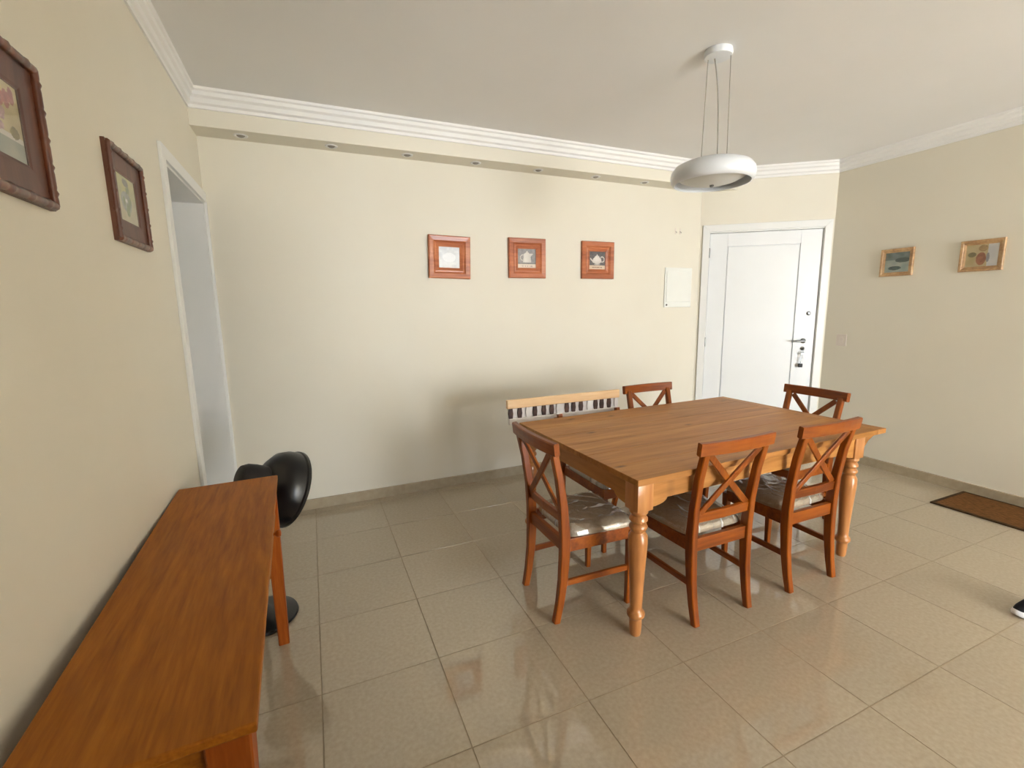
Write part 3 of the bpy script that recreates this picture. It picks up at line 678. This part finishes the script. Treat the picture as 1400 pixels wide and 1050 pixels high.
def art_garden(u, v):
    c = mixc((196, 192, 110), (172, 174, 128), vn(u * 6, v * 6, 11)) if v > .55 else mixc((198, 190, 158), (176, 170, 140), vn(u * 8, v * 8, 12))
    if el(u, v, .45, .45, .28, .22) < 1: c = mixc((120, 134, 132), (164, 170, 170), vn(u * 15, v * 15, 13))
    for k in range(14):
        a, b_ = .3 + .4 * hsh(k, 21), .2 + .6 * hsh(k, 22)
        if el(u, v, a, b_, .045, .08) < 1: c = mixc((84, 112, 72), (124, 146, 92), vn(u * 20, v * 20, k))
    if el(u, v, .5, .86, .16, .08) < 1: c = (112, 112, 106)
    if el(u, v, .45, .48, .06, .04) < 1: c = (226, 226, 222)
    return c
def art_sea(u, v):
    c = mixc((150, 168, 166), (184, 192, 180), vn(u * 5, v * 9, 31))
    if v > .62: c = mixc((84, 104, 102), (138, 152, 148), vn(u * 6, v * 6, 32))
    if el(u, v, .72, .60, .3, .12) < 1: c = mixc((56, 74, 72), (80, 98, 92), vn(u * 14, v * 14, 33))
    if el(u, v, .42, .22, .26, .10) < 1: c = mixc((62, 84, 84), (96, 116, 112), vn(u * 14, v * 14, 34))
    return c
def art_still(u, v):
    c = mixc((206, 192, 152), (184, 164, 116), vn(u * 5, v * 5, 41))
    if u > .66: c = mixc((214, 216, 220), (232, 230, 228), vn(u * 5, v * 5, 42))
    if el(u, v, .48, .36, .15, .28) < 1: c = mixc((176, 116, 84), (140, 88, 62), vn(u * 12, v * 12, 43))
    if el(u, v, .52, .82, .14, .14) < 1: c = mixc((190, 160, 116), (150, 122, 78), vn(u * 16, v * 16, 44))
    if el(u, v, .20, .56, .13, .11) < 1: c = mixc((116, 108, 74), (140, 130, 92), vn(u * 16, v * 16, 45))
    if el(u, v, .68, .4, .05, .2) < 1: c = (150, 150, 156)
    return c
def frame_bm(w_, h_, bw, th, prof='bevel'):
    """mitred frame, face toward -y, back on y=0."""
    bm = bmesh.new()
    P = [(0, 0), (0, -th * .85), (bw * .08, -th), (bw * .45, -th * .92), (bw * .62, -th * .62), (bw * .72, -th * .66), (bw * .9, -th * .45), (bw, -th * .35), (bw, 0)] if prof == 'bevel' else [(0, 0), (0, -th), (bw * .9, -th * .8), (bw, -th * .6), (bw, 0)]
    rings = []
    for sx, sz in ((-1, -1), (1, -1), (1, 1), (-1, 1)):
        rings.append([bm.verts.new((sx * (w_ / 2 - a), y, sz * (h_ / 2 - a))) for a, y in P])
    for k in range(4):
        A, D = rings[k], rings[(k + 1) % 4]
        for i in range(len(P) - 1): bm.faces.new((A[i], D[i], D[i + 1], A[i + 1]))
        bm.faces.new((A[-1], D[-1], D[0], A[0]))
    return bm
def picture(loc, rz, w_, h_, bw, th, mat, art, label, group, bamboo=False, tilt=0, glass=True):
    p = empty('framed_picture', loc, rz, label, 'picture', group); p.rotation_euler = (0, tilt, rz)
    obj('frame', frame_bm(w_, h_, bw, th, 'flat' if bamboo else 'bevel'), mat, p)
    c = canvas(w_ - 2 * bw + .006, h_ - 2 * bw + .006, art, parent=p); c.location = (0, -.004, 0)
    if glass: obj('glass', B(-w_ / 2 + bw - .002, w_ / 2 - bw + .002, -.0075, -.0055, -h_ / 2 + bw - .002, h_ / 2 - bw + .002), 'glass', p)
    if bamboo:   # jointed rods laid around the outer edge
        rr = .011
        for (a, b_) in (((-1, -1), (1, -1)), ((1, -1), (1, 1)), ((1, 1), (-1, 1)), ((-1, 1), (-1, -1))):
            A = Vector((a[0] * (w_ / 2 - rr), -th - rr * .2, a[1] * (h_ / 2 - rr))); D = Vector((b_[0] * (w_ / 2 - rr), -th - rr * .2, b_[1] * (h_ / 2 - rr)))
            N = 40; path = []; se = []
            for i in range(N + 1):
                q = i / N; path.append(tuple(A.lerp(D, q))); k_ = abs((q * 5) % 1 - .5)
                se.append(circ(rr * (1 + .22 * math.exp(-((k_ - .0) / .05) ** 2) - .10 * math.exp(-((k_ - .12) / .06) ** 2)), 10))
            obj('bamboo_rod', sweep(bmesh.new(), path, se, Vector((0, 1, 0))), 'bamboo', p, True, 70)
    return p
G1 = 'three red pine framed pictures on the back wall'
picture((1.105, YB, 1.988), 0, .355, .345, .088, .03, 'red_frame', art_glare, 'red pine picture frame with a print whitened by painted glass glare, left of three', G1, tilt=math.radians(1.2))
picture((1.82, YB, 2.0), 0, .36, .345, .09, .03, 'red_frame', art_jug, 'red pine picture frame with a white jug print, middle of three', G1)
picture((2.565, YB, 2.002), 0, .36, .345, .09, .03, 'red_frame', art_teapot, 'red pine picture frame with a white teapot print, right of three', G1)
G2 = 'dark bamboo edged pictures on the left wall'
RL = math.radians(90)
picture((XL, 2.245, 1.978), RL, .36, .335, .085, .012, 'bamboo_flat', art_garden, 'dark bamboo-edged picture with green and yellow garden print, beside the hallway doorway', G2, True)
picture((XL, 1.42, 1.995), RL, .43, .345, .088, .012, 'bamboo_flat', art_flowers, 'dark bamboo-edged picture with pink and red flowers at the photo\'s left edge', G2, True)
G3 = 'light oak framed pictures on the right wall'
RR = -RL
picture((XR, 2.528, 1.915), RR, .255, .24, .034, .022, 'oak_frame', art_sea, 'light oak framed picture of a grey-green seascape, nearer the entrance door', G3)
picture((XR, 1.952, 1.912), RR, .265, .24, .036, .022, 'oak_frame', art_still, 'light oak framed still life picture with a terracotta jug, above the doormat', G3)

# ------------------------------------------------------------ small wall fittings
pb = empty('breaker_panel', (3.572, YB, 1.752), 0, 'white electrical breaker panel on the back wall beside the entrance door', 'electrical panel')
obj('cover', B(-.18, .18, -.012, 0, -.203, .203, bev=.004), 'panel_white', pb)
obj('panel_door', B(-.162, .165, -.019, -.012, -.150, .165, bev=.003), 'panel_white', pb)
tag(obj('latch', rot_y(cap_lathe(bmesh.new(), [(.010, 0), (.010, .003), (.006, .004)], seg=14), -.150, -.012, -.178), 'dark', pb, True), 'small dark latch')
sw = empty('light_switch', (XR, 2.938, 1.198), RR, 'pale light switch on the right wall beside the entrance door', 'switch')
obj('plate', B(-.048, .048, -.008, 0, -.058, .058, bev=.003), 'plate', sw)
obj('rocker', B(-.018, .018, -.012, -.008, -.030, .030, bev=.002), 'plate', sw)
for hx_, lab in ((3.515, 'left'), (3.575, 'right')):
    hk = empty('wall_hook', (hx_, YB, 2.32), 0, 'tiny pale wall hook above the breaker panel, %s one of two' % lab, 'hook', 'two tiny hooks above the breaker panel')
    obj('plate', B(-.008, .008, -.003, 0, -.03, .03, bev=.001), 'plate', hk)
    obj('hook', sweep(bmesh.new(), [(0, -.003, .0), (0, -.014, -.012), (0, -.020, -.02), (0, -.022, -.008)], circ(.002, 6), Vector((1, 0, 0))), 'cable', hk, True)

# ------------------------------------------------------------ doormat
mt = empty('doormat', (4.60, 1.40, 0), 0, 'brown woven doormat on the floor against the right wall', 'mat')
obj('weave', B(-.225, .225, -.44, .43, 0, .010, bev=.002), 'mat', mt)
bm = bmesh.new()
for a in ((-.245, -.222, -.46, .45), (.222, .245, -.46, .45)): box(bm, *a, 0, .012, bev=.002)
for a in ((-.222, .222, -.46, -.437), (-.222, .222, .427, .45)): box(bm, *a, 0, .012, bev=.002)
obj('border', bm, 'mat_edge', mt)

# ------------------------------------------------------------ shoe at the right edge
sh = empty('sneaker', (3.215, .890, 0), math.radians(75), 'black sneaker with a white sole on the floor at the right edge of the photo', 'shoe')
def outline(sc_=1.0, n=36):
    pts = []
    for i in range(n):
        a = 2 * math.pi * i / n; y = math.cos(a); x = math.sin(a)
        wv = .038 + .010 * max(0, y) - .004 * (1 - abs(y)); pts.append((x * wv * sc_ + .004 * y, y * .128 * sc_))
    return pts
bm = bmesh.new(); rings = []
for sc_, z, lift in ((.94, .0, 1), (1.0, .006, 1), (1.02, .018, 1), (.98, .030, 1)):
    rings.append([bm.verts.new((x * sc_, y * sc_, z + (.012 * max(0, (y - .06) / .06) ** 2 if y > .06 else 0))) for x, y in outline()])
for a, c in zip(rings, rings[1:]):
    for i in range(36): k = (i + 1) % 36; bm.faces.new((a[i], a[k], c[k], c[i]))
bm.faces.new(rings[0][::-1]); bm.faces.new(rings[-1]); obj('sole', bm, 'shoe_white', sh, True, 50)
bm = bmesh.new(); rings = []
def zt(y, k): 
    toe = max(0, min(1, (y + .02) / .14)); return .030 + k * (.088 - .05 * toe ** .8)
for k in range(9):
    q = k / 8; s_ = (1 - .55 * q ** 2.2)
    ring = []
    for x, y in outline(.96):
        yy = y * (1 - .10 * q ** 2) - .010 * q if y > 0 else y * (1 - .04 * q)
        if q > .55 and y > .0: yy = yy * (1 - 1.1 * (q - .55))
        ring.append(bm.verts.new((x * s_, yy, zt(yy, q))))
    rings.append(ring)
for a, c in zip(rings, rings[1:]):
    for i in range(36): k = (i + 1) % 36; bm.faces.new((a[i], a[k], c[k], c[i]))
bm.faces.new(rings[-1]); obj('upper', bm, 'shoe_black', sh, True, 70)
for i in range(5):
    y = .045 - i * .016; z = zt(y, 1) + .001
    obj('lace', sweep(bmesh.new(), [(-.017, y, z - .004), (0, y + .004, z + .002), (.017, y, z - .004)], circ(.003, 6), Vector((0, 0, 1))), 'shoe_white' if False else 'shoe_black', sh, True)

bpy.context.view_layer.update()
